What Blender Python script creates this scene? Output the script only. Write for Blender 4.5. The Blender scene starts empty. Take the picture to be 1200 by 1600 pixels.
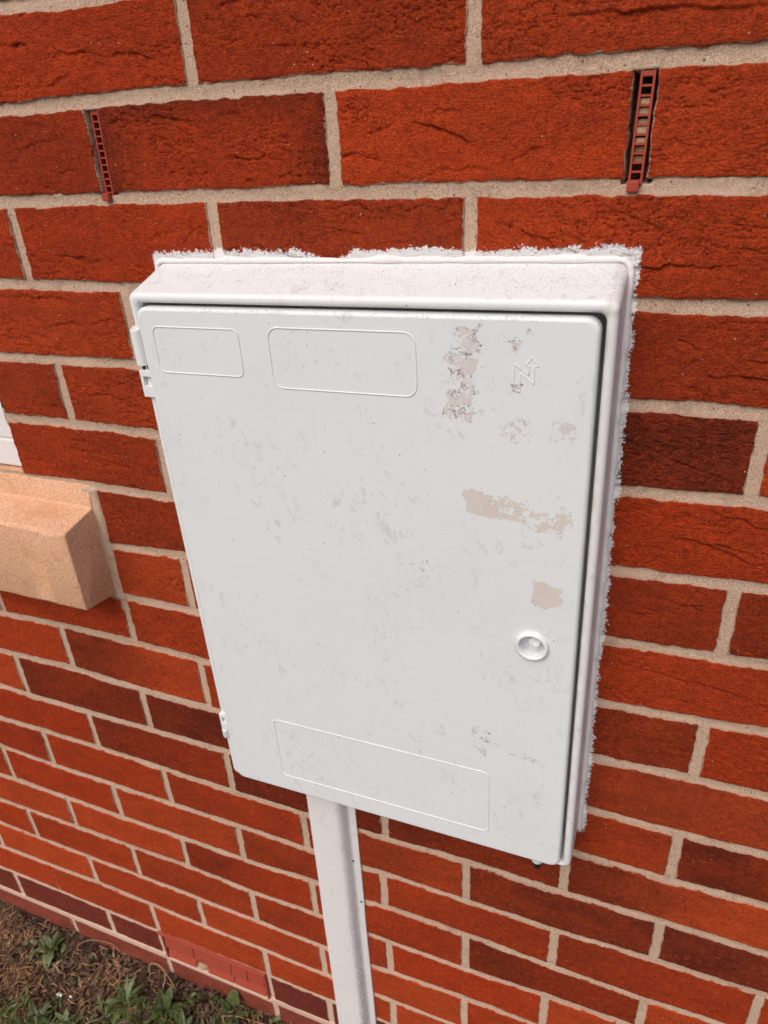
import bpy, bmesh, math, random
import numpy as np
from mathutils import Matrix, Vector

# ------------------------------------------------------------------ camera, world, sun, exposure
S = bpy.context.scene
COL = S.collection
GZ = 1480.0                       # wall drawing uses millimetres with z=0 at the top bed joint; ground is 1480 mm lower


def P(x, y, z):                   # millimetres on the wall -> metres in the scene
    return (x / 1000.0, y / 1000.0, (z + GZ) / 1000.0)


cam_d = bpy.data.cameras.new('camera')
cam = bpy.data.objects.new('camera', cam_d)
COL.objects.link(cam)
right = Vector((0.92967653, 0.36525292, -0.04787325))
down = Vector((0.13365669, -0.45555175, -0.88011845))
fwd = Vector((-0.34327458, 0.81182689, -0.47233427))
m = Matrix.Identity(4)
for i in range(3):
    m[i][0] = right[i]; m[i][1] = -down[i]; m[i][2] = -fwd[i]
m.translation = Vector(P(152.77, -555.96, -103.62))
cam.matrix_world = m
cam_d.sensor_fit = 'VERTICAL'
cam_d.sensor_height = 24.0
cam_d.lens = 24.0 * 1126.1 / 1600.0
cam_d.clip_start = 0.01
cam_d.clip_end = 300.0
cam_d.dof.use_dof = True
cam_d.dof.focus_distance = 0.62
cam_d.dof.aperture_fstop = 8.5
S.camera = cam

SUN_EL, SUN_AZ = math.radians(50), math.radians(193)      # azimuth clockwise from +Y: behind and left of the camera
W = bpy.data.worlds.new('World'); S.world = W; W.use_nodes = True
wn = W.node_tree.nodes; wl = W.node_tree.links
sky = wn.new('ShaderNodeTexSky'); sky.sky_type = 'NISHITA'; sky.sun_disc = False
sky.sun_elevation = SUN_EL; sky.sun_rotation = SUN_AZ
sky.air_density = 1.0; sky.dust_density = 4.0; sky.ozone_density = 0.6
bg = wn['Background']; bg.inputs[1].default_value = 0.15
wl.new(sky.outputs[0], bg.inputs[0])
sd = bpy.data.lights.new('sun', 'SUN'); sd.energy = 1.25; sd.angle = math.radians(42); sd.color = (1.0, 0.945, 0.91)
sun = bpy.data.objects.new('sun', sd); COL.objects.link(sun)
sv = Vector((math.sin(SUN_AZ) * math.cos(SUN_EL), math.cos(SUN_AZ) * math.cos(SUN_EL), math.sin(SUN_EL)))
sun.rotation_euler = sv.to_track_quat('Z', 'Y').to_euler()
sun.location = (-1, -2, 4)
S.view_settings.view_transform = 'Standard'; S.view_settings.look = 'None'
S.view_settings.gamma = 1.0; S.view_settings.use_curve_mapping = False
S.view_settings.exposure = 0.07
S.render.engine = 'CYCLES'
S.cycles.max_bounces = 6; S.cycles.diffuse_bounces = 4

rng = np.random.default_rng(7)
random.seed(7)


# ------------------------------------------------------------------ numpy noise
def _h(ix, iy, seed):
    with np.errstate(over='ignore'):
        n = (ix.astype(np.int64) * 374761393 + iy.astype(np.int64) * 668265263 + int(seed) * 1442695041) & 0xffffffff
        n = ((n ^ (n >> 13)) * 1274126177) & 0xffffffff
        n = (n ^ (n >> 16)) & 0xffffffff
    return n / 4294967295.0 * 2 - 1


def vnoise(x, y, seed=0):
    x = np.asarray(x, float); y = np.asarray(y, float)
    x, y = np.broadcast_arrays(x, y)
    ix = np.floor(x); iy = np.floor(y); fx = x - ix; fy = y - iy
    ux = fx * fx * fx * (fx * (fx * 6 - 15) + 10); uy = fy * fy * fy * (fy * (fy * 6 - 15) + 10)
    a = _h(ix, iy, seed); b = _h(ix + 1, iy, seed); c = _h(ix, iy + 1, seed); d = _h(ix + 1, iy + 1, seed)
    return (a + (b - a) * ux) * (1 - uy) + (c + (d - c) * ux) * uy


def fbm(x, y, seed=0, oct=3, gain=0.5):
    s = 0; a = 1; t = 0
    for o in range(oct):
        s = s + a * vnoise(x * 2 ** o + 17.3 * o, y * 2 ** o - 9.1 * o, seed + o * 101); t += a; a *= gain
    return s / t


# ------------------------------------------------------------------ object helpers
def tag(o, label=None, cat=None, group=None, kind=None):
    if label: o['label'] = label
    if cat: o['category'] = cat
    if group: o['group'] = group
    if kind: o['kind'] = kind
    return o


def empty(name, loc=(0, 0, 0), rot=(0, 0, 0)):
    o = bpy.data.objects.new(name, None); o.location = loc; o.rotation_euler = rot
    o.empty_display_size = 0.02
    COL.objects.link(o); return o


def mesh_np(name, V, F, mat, parent=None, smooth=True, col=None, edge=None):
    """V (n,3) metres, F (m,4) quads"""
    me = bpy.data.meshes.new(name)
    V = np.asarray(V, np.float32); F = np.asarray(F, np.int32)
    k = F.shape[1]
    me.vertices.add(len(V)); me.vertices.foreach_set('co', V.ravel())
    me.loops.add(F.size); me.loops.foreach_set('vertex_index', F.ravel())
    me.polygons.add(len(F)); me.polygons.foreach_set('loop_start', np.arange(len(F), dtype=np.int32) * k)
    me.polygons.foreach_set('loop_total', np.full(len(F), k, np.int32))
    if smooth: me.polygons.foreach_set('use_smooth', np.ones(len(F), bool))
    me.update(calc_edges=True); me.validate()
    if col is not None:
        a = me.attributes.new('col', 'FLOAT_COLOR', 'POINT')
        c = np.ones((len(V), 4), np.float32); c[:, :3] = col; a.data.foreach_set('color', c.ravel())
    if edge is not None:
        a = me.attributes.new('rim', 'FLOAT', 'POINT'); a.data.foreach_set('value', np.asarray(edge, np.float32))
    me.materials.append(mat)
    o = bpy.data.objects.new(name, me); COL.objects.link(o)
    if parent: o.parent = parent
    return o


def obj(name, bm, mat, parent=None, smooth=False, auto=None):
    me = bpy.data.meshes.new(name)
    bmesh.ops.recalc_face_normals(bm, faces=bm.faces)
    if smooth:
        for f in bm.faces: f.smooth = True
    if auto is not None:
        for f in bm.faces: f.smooth = True
        for e in bm.edges:
            if len(e.link_faces) == 2 and e.calc_face_angle(0) > math.radians(auto): e.smooth = False
    bm.to_mesh(me); bm.free()
    me.materials.append(mat)
    o = bpy.data.objects.new(name, me); COL.objects.link(o)
    if parent: o.parent = parent
    return o


def mm(v): return (v[0] / 1000, v[1] / 1000, v[2] / 1000)


def rrect(x0, x1, z0, z1, r, n=6):
    """rounded rectangle, counter clockwise, as (x,z) in mm"""
    pts = []
    r = max(r, 0.01)
    for cx, cz, a0 in ((x1 - r, z1 - r, 0), (x0 + r, z1 - r, 90), (x0 + r, z0 + r, 180), (x1 - r, z0 + r, 270)):
        for i in range(n + 1):
            a = math.radians(a0 + 90 * i / n)
            pts.append((cx + r * math.cos(a), cz + r * math.sin(a)))
    return pts


def bridge(bm, A, B):
    n = len(A)
    for i in range(n):
        j = (i + 1) % n
        try: bm.faces.new((A[i], A[j], B[j], B[i]))
        except ValueError: pass


def loft(bm, loops, cap0=False, cap1=True):
    """loops: list of lists of (x,y,z) mm"""
    VL = [[bm.verts.new(mm(p)) for p in L] for L in loops]
    for a, b in zip(VL, VL[1:]): bridge(bm, a, b)
    if cap0: bm.faces.new(VL[0])
    if cap1: bm.faces.new(VL[-1])
    return VL


def tube(bm, pts, rad, n=8, closed=False, cap=True):
    """tube along points (metres); rad number or list"""
    k = len(pts); pts = [Vector(p) for p in pts]
    rings = []
    ref = None
    for i, p in enumerate(pts):
        if closed: t = pts[(i + 1) % k] - pts[i - 1]
        else: t = pts[min(i + 1, k - 1)] - pts[max(i - 1, 0)]
        t.normalize()
        if ref is None: ref = Vector((0, 0, 1)) if abs(t.z) < .8 else Vector((1, 0, 0))
        u = t.cross(ref).normalized(); v = u.cross(t).normalized(); ref = v
        r = rad[i] if isinstance(rad, (list, tuple)) else rad
        rings.append([bm.verts.new(p + u * (r * math.cos(2 * math.pi * j / n)) + v * (r * math.sin(2 * math.pi * j / n))) for j in range(n)])
    for a, b in zip(rings, rings[1:]): bridge(bm, a, b)
    if closed: bridge(bm, rings[-1], rings[0])
    elif cap:
        bm.faces.new(rings[0]); bm.faces.new(rings[-1][::-1])


def box(bm, x0, x1, y0, y1, z0, z1, bev=0.0):
    """mm box"""
    vs = [bm.verts.new(mm((x, y, z))) for x in (x0, x1) for y in (y0, y1) for z in (z0, z1)]
    fs = [(0, 1, 3, 2), (4, 6, 7, 5), (0, 4, 5, 1), (2, 3, 7, 6), (0, 2, 6, 4), (1, 5, 7, 3)]
    F = [bm.faces.new([vs[i] for i in f]) for f in fs]
    if bev:
        es = set(e for f in F for e in f.edges)
        bmesh.ops.bevel(bm, geom=list(es), offset=bev / 1000, segments=2, affect='EDGES', profile=0.6)


# ------------------------------------------------------------------ shader helper
class NT:
    def __init__(s, name):
        s.mat = bpy.data.materials.new(name); s.mat.use_nodes = True
        s.t = s.mat.node_tree; s.n = s.t.nodes; s.l = s.t.links
        s.b = s.n['Principled BSDF']

    def _in(s, sock, v):
        if v is None: return
        if isinstance(v, bpy.types.NodeSocket): s.l.new(v, sock)
        else:
            if isinstance(v, (tuple, list)) and len(v) == 3 and sock.type == 'RGBA': v = (*v, 1)
            sock.default_value = v

    def m(s, op, a, b=None, c=None, clamp=False):
        n = s.n.new('ShaderNodeMath'); n.operation = op; n.use_clamp = clamp
        s._in(n.inputs[0], a); s._in(n.inputs[1], b); s._in(n.inputs[2], c)
        return n.outputs[0]

    def coord(s):
        return s.n.new('ShaderNodeTexCoord').outputs['Object']

    def mapping(s, v, loc=(0, 0, 0), rot=(0, 0, 0), scale=(1, 1, 1)):
        n = s.n.new('ShaderNodeMapping'); s._in(n.inputs[0], v)
        n.inputs['Location'].default_value = loc; n.inputs['Rotation'].default_value = rot; n.inputs['Scale'].default_value = scale
        return n.outputs[0]

    def xyz(s, v):
        n = s.n.new('ShaderNodeSeparateXYZ'); s._in(n.inputs[0], v); return n.outputs

    def noise(s, v, scale, detail=3, rough=0.55, dist=0.0):
        n = s.n.new('ShaderNodeTexNoise'); s._in(n.inputs['Vector'], v)
        n.inputs['Scale'].default_value = scale; n.inputs['Detail'].default_value = detail
        n.inputs['Roughness'].default_value = rough; n.inputs['Distortion'].default_value = dist
        return n.outputs[0]

    def vor(s, v, scale, feature='F1', rand=1.0):
        n = s.n.new('ShaderNodeTexVoronoi'); n.feature = feature; s._in(n.inputs['Vector'], v)
        n.inputs['Scale'].default_value = scale; n.inputs['Randomness'].default_value = rand
        return n.outputs

    def ss(s, v, a, b):            # smooth step a->b gives 0->1
        n = s.n.new('ShaderNodeMapRange'); n.interpolation_type = 'SMOOTHSTEP'
        s._in(n.inputs[0], v); n.inputs[1].default_value = min(a, b); n.inputs[2].default_value = max(a, b)
        if a < b: n.inputs[3].default_value = 0; n.inputs[4].default_value = 1
        else: n.inputs[3].default_value = 1; n.inputs[4].default_value = 0
        return n.outputs[0]

    def mix(s, f, a, b):
        n = s.n.new('ShaderNodeMix'); n.data_type = 'RGBA'
        s._in(n.inputs[0], f); s._in(n.inputs[6], a); s._in(n.inputs[7], b)
        return n.outputs[2]

    def attr(s, name, what='Color'):
        n = s.n.new('ShaderNodeAttribute'); n.attribute_name = name; return n.outputs[what]

    def bump(s, h, dist, strength=1.0, normal=None):
        n = s.n.new('ShaderNodeBump'); s._in(n.inputs['Height'], h)
        n.inputs['Distance'].default_value = dist; n.inputs['Strength'].default_value = strength
        if normal is not None: s.l.new(normal, n.inputs['Normal'])
        return n.outputs[0]

    def out(s, color=None, rough=0.7, normal=None, spec=0.5, **kw):
        s._in(s.b.inputs['Base Color'], color); s._in(s.b.inputs['Roughness'], rough)
        s.b.inputs['Specular IOR Level'].default_value = spec
        if normal is not None: s.l.new(normal, s.b.inputs['Normal'])
        for k, v in kw.items(): s._in(s.b.inputs[k], v)
        return s.mat


TH = math.radians(0.9)            # the meter box hangs 0.9 degrees out of level
BOXC = (-82.4, -504.3)            # its centre on the wall, mm


def paint_mask(g):
    """brushed white masonry paint round the meter box, a ragged band on the wall"""
    c = g.coord()
    bx, bz = BOXC[0] / 1000, (BOXC[1] + GZ) / 1000
    n = g.n.new('ShaderNodeVectorMath'); n.operation = 'SUBTRACT'; g._in(n.inputs[0], c); n.inputs[1].default_value = (bx, 0, bz)
    q = g.mapping(n.outputs[0], rot=(0, TH, 0))
    X, Y, Z = g.xyz(q)
    dx = g.m('SUBTRACT', g.m('ABSOLUTE', X), .2035)
    dz = g.m('SUBTRACT', Z, .307)
    d = g.m('MAXIMUM', dx, dz)
    fine = g.noise(c, 420, 3, .7)
    med = g.noise(c, 90, 2, .6)
    big = g.noise(c, 22, 2, .5)
    w = g.m('ADD', .0025, g.m('MULTIPLY', big, .0085))
    w = g.m('ADD', w, g.m('MULTIPLY', g.m('SUBTRACT', med, .5), .010))
    w = g.m('ADD', w, g.m('MULTIPLY', g.m('SUBTRACT', fine, .5), .013))
    # bare patch of brick above the lid where the brush missed
    gx = g.m('DIVIDE', g.m('ADD', X, .031), .015)
    w = g.m('SUBTRACT', w, g.m('MULTIPLY', g.m('POWER', 2.718, g.m('MULTIPLY', g.m('MULTIPLY', gx, gx), -1.0)), .010))
    k = g.m('MULTIPLY', g.ss(g.m('SUBTRACT', d, w), .0004, -.0004), g.ss(Z, -.290, -.285))
    k = g.m('MULTIPLY', k, g.ss(X, -.2085, -.2060))
    pores = g.m('MULTIPLY', g.ss(g.noise(c, 650, 2, .6), .60, .66), g.ss(g.m('SUBTRACT', d, w), -.005, -.0005))
    return g.m('MULTIPLY', k, g.m('SUBTRACT', 1.0, g.m('MULTIPLY', pores, .85)))


# ------------------------------------------------------------------ materials
def mat_brick():
    g = NT('brick')
    c = g.coord()
    col = g.attr('col'); rim = g.attr('rim', 'Fac')
    n1 = g.noise(c, 620, 5, .85)
    n2 = g.noise(c, 160, 4, .65)
    n3 = g.noise(g.mapping(c, scale=(1, 1, 2.2)), 330, 3, .7)
    v = g.m('ADD', -.10, g.m('MULTIPLY', g.ss(n1, .28, .72), 1.1)); v = g.m('ADD', v, g.m('MULTIPLY', n2, 1.15))
    hs = g.n.new('ShaderNodeVectorMath'); hs.operation = 'SCALE'; g._in(hs.inputs[0], col); g._in(hs.inputs['Scale'], v)
    base = hs.outputs[0]
    # orange sandy faces against darker skin
    base = g.mix(g.m('MULTIPLY', g.ss(n2, .52, .72), .35), base, (.44, .055, .008))
    # dark grit, lime specks
    sp = g.vor(c, 260)
    rnd = g.xyz(sp['Color'])[0]
    spk = g.m('MULTIPLY', g.ss(sp['Distance'], .22, .10), g.ss(rnd, .975, .98))
    base = g.mix(g.m('MULTIPLY', spk, .75), base, (.62, .50, .38))
    sp2 = g.vor(g.mapping(c, loc=(3.1, 1, 2)), 330)
    spk2 = g.m('MULTIPLY', g.ss(sp2['Distance'], .24, .1), g.ss(g.xyz(sp2['Color'])[1], .97, .98))
    base = g.mix(g.m('MULTIPLY', spk2, .8), base, (.04, .015, .012))
    # mortar smeared over the arrises
    sm = g.m('SUBTRACT', g.m('MULTIPLY', g.noise(c, 55, 4, .7), 5.2), 1.98)
    smear = g.ss(g.m('SUBTRACT', sm, rim), -.25, .35)
    base = g.mix(g.m('MULTIPLY', smear, .8), base, (.52, .36, .26))
    # chalky scuffs
    sc = g.m('MULTIPLY', g.ss(g.m('ADD', g.noise(c, 34, 5, .75), g.m('MULTIPLY', g.ss(g.xyz(c)[2], .7, .2), .055)), .69, .76), g.ss(n1, .5, .62))
    base = g.mix(g.m('MULTIPLY', sc, .5), base, (.52, .36, .28))
    pm = paint_mask(g)
    base = g.mix(pm, base, (.85, .84, .83))
    h = g.m('ADD', g.m('MULTIPLY', n1, .5), g.m('MULTIPLY', n3, .9))
    h = g.m('ADD', h, g.m('MULTIPLY', spk, .3))
    nb = g.bump(h, .0026, 1.0)
    return g.out(base, g.m('SUBTRACT', .9, g.m('MULTIPLY', pm, .2)), nb, .14)


def mat_mortar():
    g = NT('mortar')
    c = g.coord()
    n1 = g.noise(c, 1100, 3, .8); n2 = g.noise(c, 300, 3, .7); n3 = g.noise(c, 14, 3, .6)
    b = g.mix(g.ss(n1, .32, .68), (.30, .20, .135), (.72, .52, .38))
    b = g.mix(g.m('MULTIPLY', g.ss(n3, .42, .66), .5), b, (.60, .42, .31))
    b = g.mix(g.m('MULTIPLY', g.ss(n2, .56, .72), .4), b, (.20, .14, .10))
    b = g.mix(g.m('MULTIPLY', g.ss(g.noise(g.mapping(c, loc=(4, 2, 1)), 26, 5, .75), .54, .68), .45), b, (.27, .20, .145))
    # mortar turns paler and pinkish towards the foot of the wall
    Z = g.xyz(c)[2]
    b = g.mix(g.m('MULTIPLY', g.ss(Z, .55, .02), .55), b, (.70, .47, .37))
    sp = g.vor(c, 300)
    b = g.mix(g.m('MULTIPLY', g.m('MULTIPLY', g.ss(sp['Distance'], .3, .2), g.ss(g.xyz(sp['Color'])[0], .93, .95)), .8), b, (.09, .06, .045))
    pm = paint_mask(g)
    b = g.mix(pm, b, (.84, .83, .82))
    h = g.m('ADD', n1, g.m('MULTIPLY', n2, 1.3))
    return g.out(b, .93, g.bump(h, .0010, .8), .2)


def rot_rect(g, X, Z, cx, cz, hx, hz, ang):
    """signed distance (mm) to a rotated rectangle"""
    ca, sa = math.cos(math.radians(ang)), math.sin(math.radians(ang))
    dx = g.m('SUBTRACT', X, cx); dz = g.m('SUBTRACT', Z, cz)
    u = g.m('ADD', g.m('MULTIPLY', dx, ca), g.m('MULTIPLY', dz, sa))
    v = g.m('SUBTRACT', g.m('MULTIPLY', dz, ca), g.m('MULTIPLY', dx, sa))
    return g.m('MAXIMUM', g.m('SUBTRACT', g.m('ABSOLUTE', u), hx), g.m('SUBTRACT', g.m('ABSOLUTE', v), hz))


WHITE = (.73, .74, .735)


def plastic(g, c, base=WHITE):
    """aged painted white plastic: faint stains and grey rubbed smudges"""
    a = g.noise(c, 9, 4, .6)
    col = g.mix(g.ss(a, .35, .7), base, (base[0] * .965, base[1] * .985, base[2] * .985))
    b = g.noise(g.mapping(c, rot=(0, .6, 0), scale=(1.35, 1, .9)), 100, 4, .7, .8)
    patch = g.noise(g.mapping(c, loc=(2, 0, 5)), 16, 2, .5)
    k = g.m('MULTIPLY', g.ss(b, .53, .68), g.ss(patch, .40, .62))
    col = g.mix(g.m('MULTIPLY', k, .33), col, (.36, .36, .345))
    sp = g.vor(c, 190)
    k2 = g.m('MULTIPLY', g.ss(sp['Distance'], .16, .08), g.ss(g.xyz(sp['Color'])[0], .975, .98))
    col = g.mix(g.m('MULTIPLY', k2, .8), col, (.12, .11, .10))
    return col


def mat_cabinet():
    g = NT('cabinet_plastic'); c = g.coord(); X, Y, Z = g.xyz(c)
    col = plastic(g, c)
    # grit and algae settled on the sloping lid
    s1 = g.noise(c, 520, 3, .75); s2 = g.noise(c, 70, 3, .6)
    lid = g.m('MULTIPLY', g.ss(Z, .2875, .2905), g.ss(s2, .30, .62))
    col = g.mix(g.m('MULTIPLY', g.m('MULTIPLY', g.ss(s1, .50, .66), lid), .62), col, (.33, .33, .32))
    s3 = g.noise(c, 45, 4, .75, 1.5)
    col = g.mix(g.m('MULTIPLY', g.m('MULTIPLY', g.ss(s3, .60, .66), lid), .35), col, (.42, .36, .33))
    # flaking paint on the right flank
    fl = g.noise(g.mapping(c, scale=(1, 1, .28)), 42, 4, .7, .7)
    side = g.m('MULTIPLY', g.ss(X, .2032, .2042), g.ss(Y, -.046, -.043))
    col = g.mix(g.m('MULTIPLY', g.m('MULTIPLY', g.ss(fl, .545, .56), side), .8), col, (.57, .51, .48))
    ed = g.m('MULTIPLY', g.ss(g.m('ABSOLUTE', g.m('SUBTRACT', g.m('ABSOLUTE', g.m('SUBTRACT', fl, .5525)), .012)), .006, .0), side)
    col = g.mix(g.m('MULTIPLY', ed, .6), col, (.25, .20, .19))
    # brown line of grime along the mouth of the frame
    gr = g.m('MAXIMUM', g.ss(X, .1945, .1995), 0.0)
    grime = g.m('MULTIPLY', g.m('MULTIPLY', g.ss(X, .1935, .195), g.ss(X, .2005, .196)), g.ss(g.noise(c, 60, 4, .7), .38, .62))
    col = g.mix(g.m('MULTIPLY', grime, .45), col, (.50, .36, .27))
    grime2 = g.m('MULTIPLY', g.m('MULTIPLY', g.ss(Z, .2765, .2785), g.ss(Z, .2835, .2795)), g.ss(g.noise(c, 50, 4, .7), .35, .6))
    col = g.mix(g.m('MULTIPLY', grime2, .5), col, (.52, .40, .31))
    return g.out(col, .42, g.bump(g.m('ADD', g.noise(c, 60, 3, .6), g.m('MULTIPLY', s1, g.m('MULTIPLY', lid, .7))), .0006, .35), .45)


def mat_door():
    g = NT('door_plastic'); c = g.coord(); x_, y_, z_ = g.xyz(c)
    X = g.m('MULTIPLY', x_, 1000.0); Z = g.m('MULTIPLY', z_, 1000.0)
    col = plastic(g, c, (.705, .725, .728))
    # dirt caught on the top edge of the door
    s1 = g.noise(c, 480, 3, .75)
    lid = g.m('MULTIPLY', g.ss(Z, 272.5, 274.5), g.ss(g.noise(c, 60, 2, .6), .3, .6))
    col = g.mix(g.m('MULTIPLY', g.m('MULTIPLY', g.ss(s1, .48, .64), lid), .6), col, (.36, .37, .38))
    fine = g.noise(c, 330, 4, .75); med = g.noise(c, 95, 4, .7); big = g.noise(c, 38, 2, .5)
    BE = (.61, .54, .48); PK = (.61, .545, .52)
    #            cx    cz     hx   hz  ang  threshold colour dark
    patches = [(95.5, 235, 9.5, 34, -5, .475, PK, .85, 8), (167.5, 48, 9.5, 9.5, 0, .36, BE, .35, 3), (110, 125.5, 13, 8.5, -5, .43, BE, .3, 4),
               (144, 121, 32, 9, -10, .475, BE, .25, 6), (134, 193, 10, 7, 0, .50, PK, .35, 7), (171, 194, 8, 7, 0, .51, PK, .2, 7),
               (140, 262, 9, 3.5, 40, .50, PK, .9, 4), (107, -122, 10, 5, -20, .54, PK, .6, 6), (143, -138, 30, 2.2, -14, .53, PK, .55, 3),
               (56, 58, 8, 4, 20, .56, PK, .55, 4), (109, -142, 8, 2.4, -40, .52, PK, .8, 3), (136, 225, 3, 2.2, 0, .46, PK, .7, 2)]
    for (cx, cz, hx, hz, an, th, cc, dk, amp) in patches:
        d = rot_rect(g, X, Z, cx, cz, hx, hz, an)
        d = g.m('ADD', d, g.m('MULTIPLY', g.m('SUBTRACT', med, .5), amp * 3.4))
        d = g.m('ADD', d, g.m('MULTIPLY', g.m('SUBTRACT', g.noise(g.mapping(c, loc=(cz * .1, 0, 0)), 42, 2, .5), .5), min(hx, hz) * 2.2))
        inside = g.ss(d, 1.2, -1.2)
        k = g.m('ADD', g.m('MULTIPLY', fine, .45), g.m('MULTIPLY', g.noise(g.mapping(c, loc=(cx * .01, 0, cz * .01)), 120, 3, .6), .55))
        peel = g.m('MULTIPLY', g.ss(k, th, th + .012), inside)
        col = g.mix(g.m('MULTIPLY', peel, .85), col, cc)
        edge = g.m('MULTIPLY', g.ss(g.m('ABSOLUTE', g.m('SUBTRACT', k, th)), .030, .012), g.ss(d, 2.0, .5))
        edge = g.m('MULTIPLY', edge, g.ss(g.noise(g.mapping(c, loc=(0, 0, cx)), 130, 4, .75), .53, .555))
        col = g.mix(g.m('MULTIPLY', edge, dk), col, (.07, .06, .055))
        edge2 = g.m('MULTIPLY', g.m('MULTIPLY', g.ss(g.m('ABSOLUTE', d), 1.1, .4), g.ss(fine, .53, .57)), g.ss(big, .42, .55))
        col = g.mix(g.m('MULTIPLY', edge2, dk), col, (.09, .08, .07))
    # long hairline scratches
    for (cx, cz, hx, an) in ((150, 200, 18, 3), (70, 62, 40, -10), (95, -5, 55, 6), (30, 200, 14, 30)):
        wob = g.m('MULTIPLY', g.m('SUBTRACT', g.noise(c, 30, 2, .5), .5), 7.0)
        d = rot_rect(g, X, g.m('ADD', Z, wob), cx, cz, hx, .22, an)
        col = g.mix(g.m('MULTIPLY', g.m('MULTIPLY', g.ss(d, .15, -.1), g.ss(med, .45, .6)), .4), col, (.38, .35, .33))
    h = g.m('ADD', g.noise(c, 55, 3, .55), g.m('MULTIPLY', med, .25))
    return g.out(col, .40, g.bump(h, .0007, .30), .45)


def mat_plain(name, base, rough=.5, nscale=200, amp=.12, dark=(.3, .28, .26), dk=.3, bump=.0004, spec=.4):
    g = NT(name); c = g.coord()
    n = g.noise(c, nscale, 4, .7); n2 = g.noise(c, nscale * .22, 3, .6)
    col = g.mix(g.m('MULTIPLY', g.ss(n2, .45, .75), amp), base, tuple(x * .8 for x in base))
    col = g.mix(g.m('MULTIPLY', g.ss(n, .60, .72), dk), col, dark)
    return g.out(col, rough, g.bump(n, bump, .5), spec)


def mat_cover():
    g = NT('cable_cover_plastic'); c = g.coord(); X, Y, Z = g.xyz(c)
    col = plastic(g, c, (.73, .70, .69))
    Xm = g.m('MULTIPLY', X, 1000.0)
    # grimy run down the rounded shoulder, heavier near the ground
    wob = g.m('MULTIPLY', g.m('SUBTRACT', g.noise(c, 45, 4, .75), .5), 9.0)
    d = g.m('ABSOLUTE', g.m('ADD', g.m('SUBTRACT', Xm, 20.5), wob))
    sp = g.ss(g.noise(c, 340, 4, .8), .44, .60)
    dens = g.m('ADD', .22, g.m('MULTIPLY', g.ss(Z, .55, .1), .5))
    k = g.m('MULTIPLY', g.ss(d, 7.0, 1.0), g.m('MULTIPLY', sp, dens))
    col = g.mix(k, col, (.15, .125, .12))
    k2 = g.m('MULTIPLY', g.ss(g.noise(g.mapping(c, scale=(1, 1, .5)), 75, 5, .75, 1.0), .66, .70), .35)
    col = g.mix(k2, col, (.34, .29, .27))
    return g.out(col, .5, g.bump(g.noise(c, 70, 3, .6), .0006, .3), .4)


def mat_stone():
    g = NT('cast_stone'); c = g.coord()
    n = g.noise(c, 420, 3, .75); n2 = g.noise(c, 24, 4, .65)
    col = g.mix(g.ss(n, .3, .7), (.56, .30, .17), (.80, .48, .31))
    col = g.mix(g.m('MULTIPLY', g.ss(n2, .48, .66), .5), col, (.56, .28, .12))
    col = g.mix(g.m('MULTIPLY', g.ss(g.noise(c, 75, 5, .8), .62, .70), .35), col, (.25, .16, .10))
    v = g.vor(c, 330)
    col = g.mix(g.m('MULTIPLY', g.m('MULTIPLY', g.ss(v['Distance'], .32, .2), g.ss(g.xyz(v['Color'])[0], .92, .95)), .75), col, (.13, .08, .05))
    return g.out(col, .9, g.bump(g.m('ADD', n, g.m('MULTIPLY', g.noise(c, 120, 2, .6), .8)), .0016, .8), .2)


def mat_soil():
    g = NT('soil'); c = g.coord()
    n = g.noise(c, 120, 5, .75); n2 = g.noise(c, 12, 4, .6)
    col = g.mix(g.ss(n, .35, .7), (.018, .010, .008), (.085, .048, .034))
    col = g.mix(g.m('MULTIPLY', g.ss(n2, .45, .65), .6), col, (.11, .062, .036))
    return g.out(col, .95, g.bump(n, .006, 1.0), .15)


def mat_veg(name, a, b, rough=.6, trans=0.0, scale=14):
    g = NT(name); c = g.coord()
    oi = g.n.new('ShaderNodeObjectInfo').outputs['Random']
    n = g.noise(c, scale * 10, 3, .6); n2 = g.noise(c, scale, 2, .5)
    col = g.mix(g.ss(g.m('ADD', g.m('MULTIPLY', n, .5), g.m('MULTIPLY', n2, .5)), .36, .64), a, b)
    return g.out(col, rough, None, .3)


M = dict(brick=mat_brick(), mortar=mat_mortar(), cabinet=mat_cabinet(), door=mat_door(), cover=mat_cover(), stone=mat_stone(), soil=mat_soil(),
         white=mat_plain('white_plastic', (.73, .74, .735), .42, 260, .2, (.36, .34, .32), .28),
         sealant=mat_plain('painted_sealant', (.80, .75, .72), .6, 240, .4, (.36, .28, .25), .45, .0012),
         black=mat_plain('black_rubber', (.012, .012, .013), .35, 300, .2, (.03, .03, .03), .2),
         terracotta=mat_plain('terracotta_plastic', (.34, .045, .022), .5, 300, .4, (.12, .03, .02), .35, .0006),
         pink=mat_plain('faded_red_plastic', (.36, .062, .036), .55, 300, .5, (.14, .03, .025), .35, .0006),
         grit=mat_plain('dry_mortar_crumbs', (.42, .28, .16), .95, 400, .5, (.08, .05, .03), .5, .002, .2),
         upvc=mat_plain('white_window_plastic', (.76, .73, .71), .28, 120, .1, (.5, .47, .45), .2, .0002),
         straw=mat_veg('straw', (.30, .145, .065), (.56, .33, .18), .7),
         litter=mat_veg('leaf_litter', (.045, .024, .018), (.15, .085, .055), .8),
         grass=mat_veg('grass', (.035, .055, .014), (.12, .16, .045), .5),
         leaf=mat_veg('weed_leaf', (.032, .048, .012), (.100, .120, .036), .45),
         palleaf=mat_veg('pale_weed_leaf', (.10, .125, .050), (.17, .20, .085), .5),
         root=mat_veg('dry_root', (.22, .12, .065), (.36, .22, .13), .8),
         pebble=mat_plain('white_stone_chip', (.72, .68, .64), .6, 300, .3, (.4, .36, .33), .3))


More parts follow.
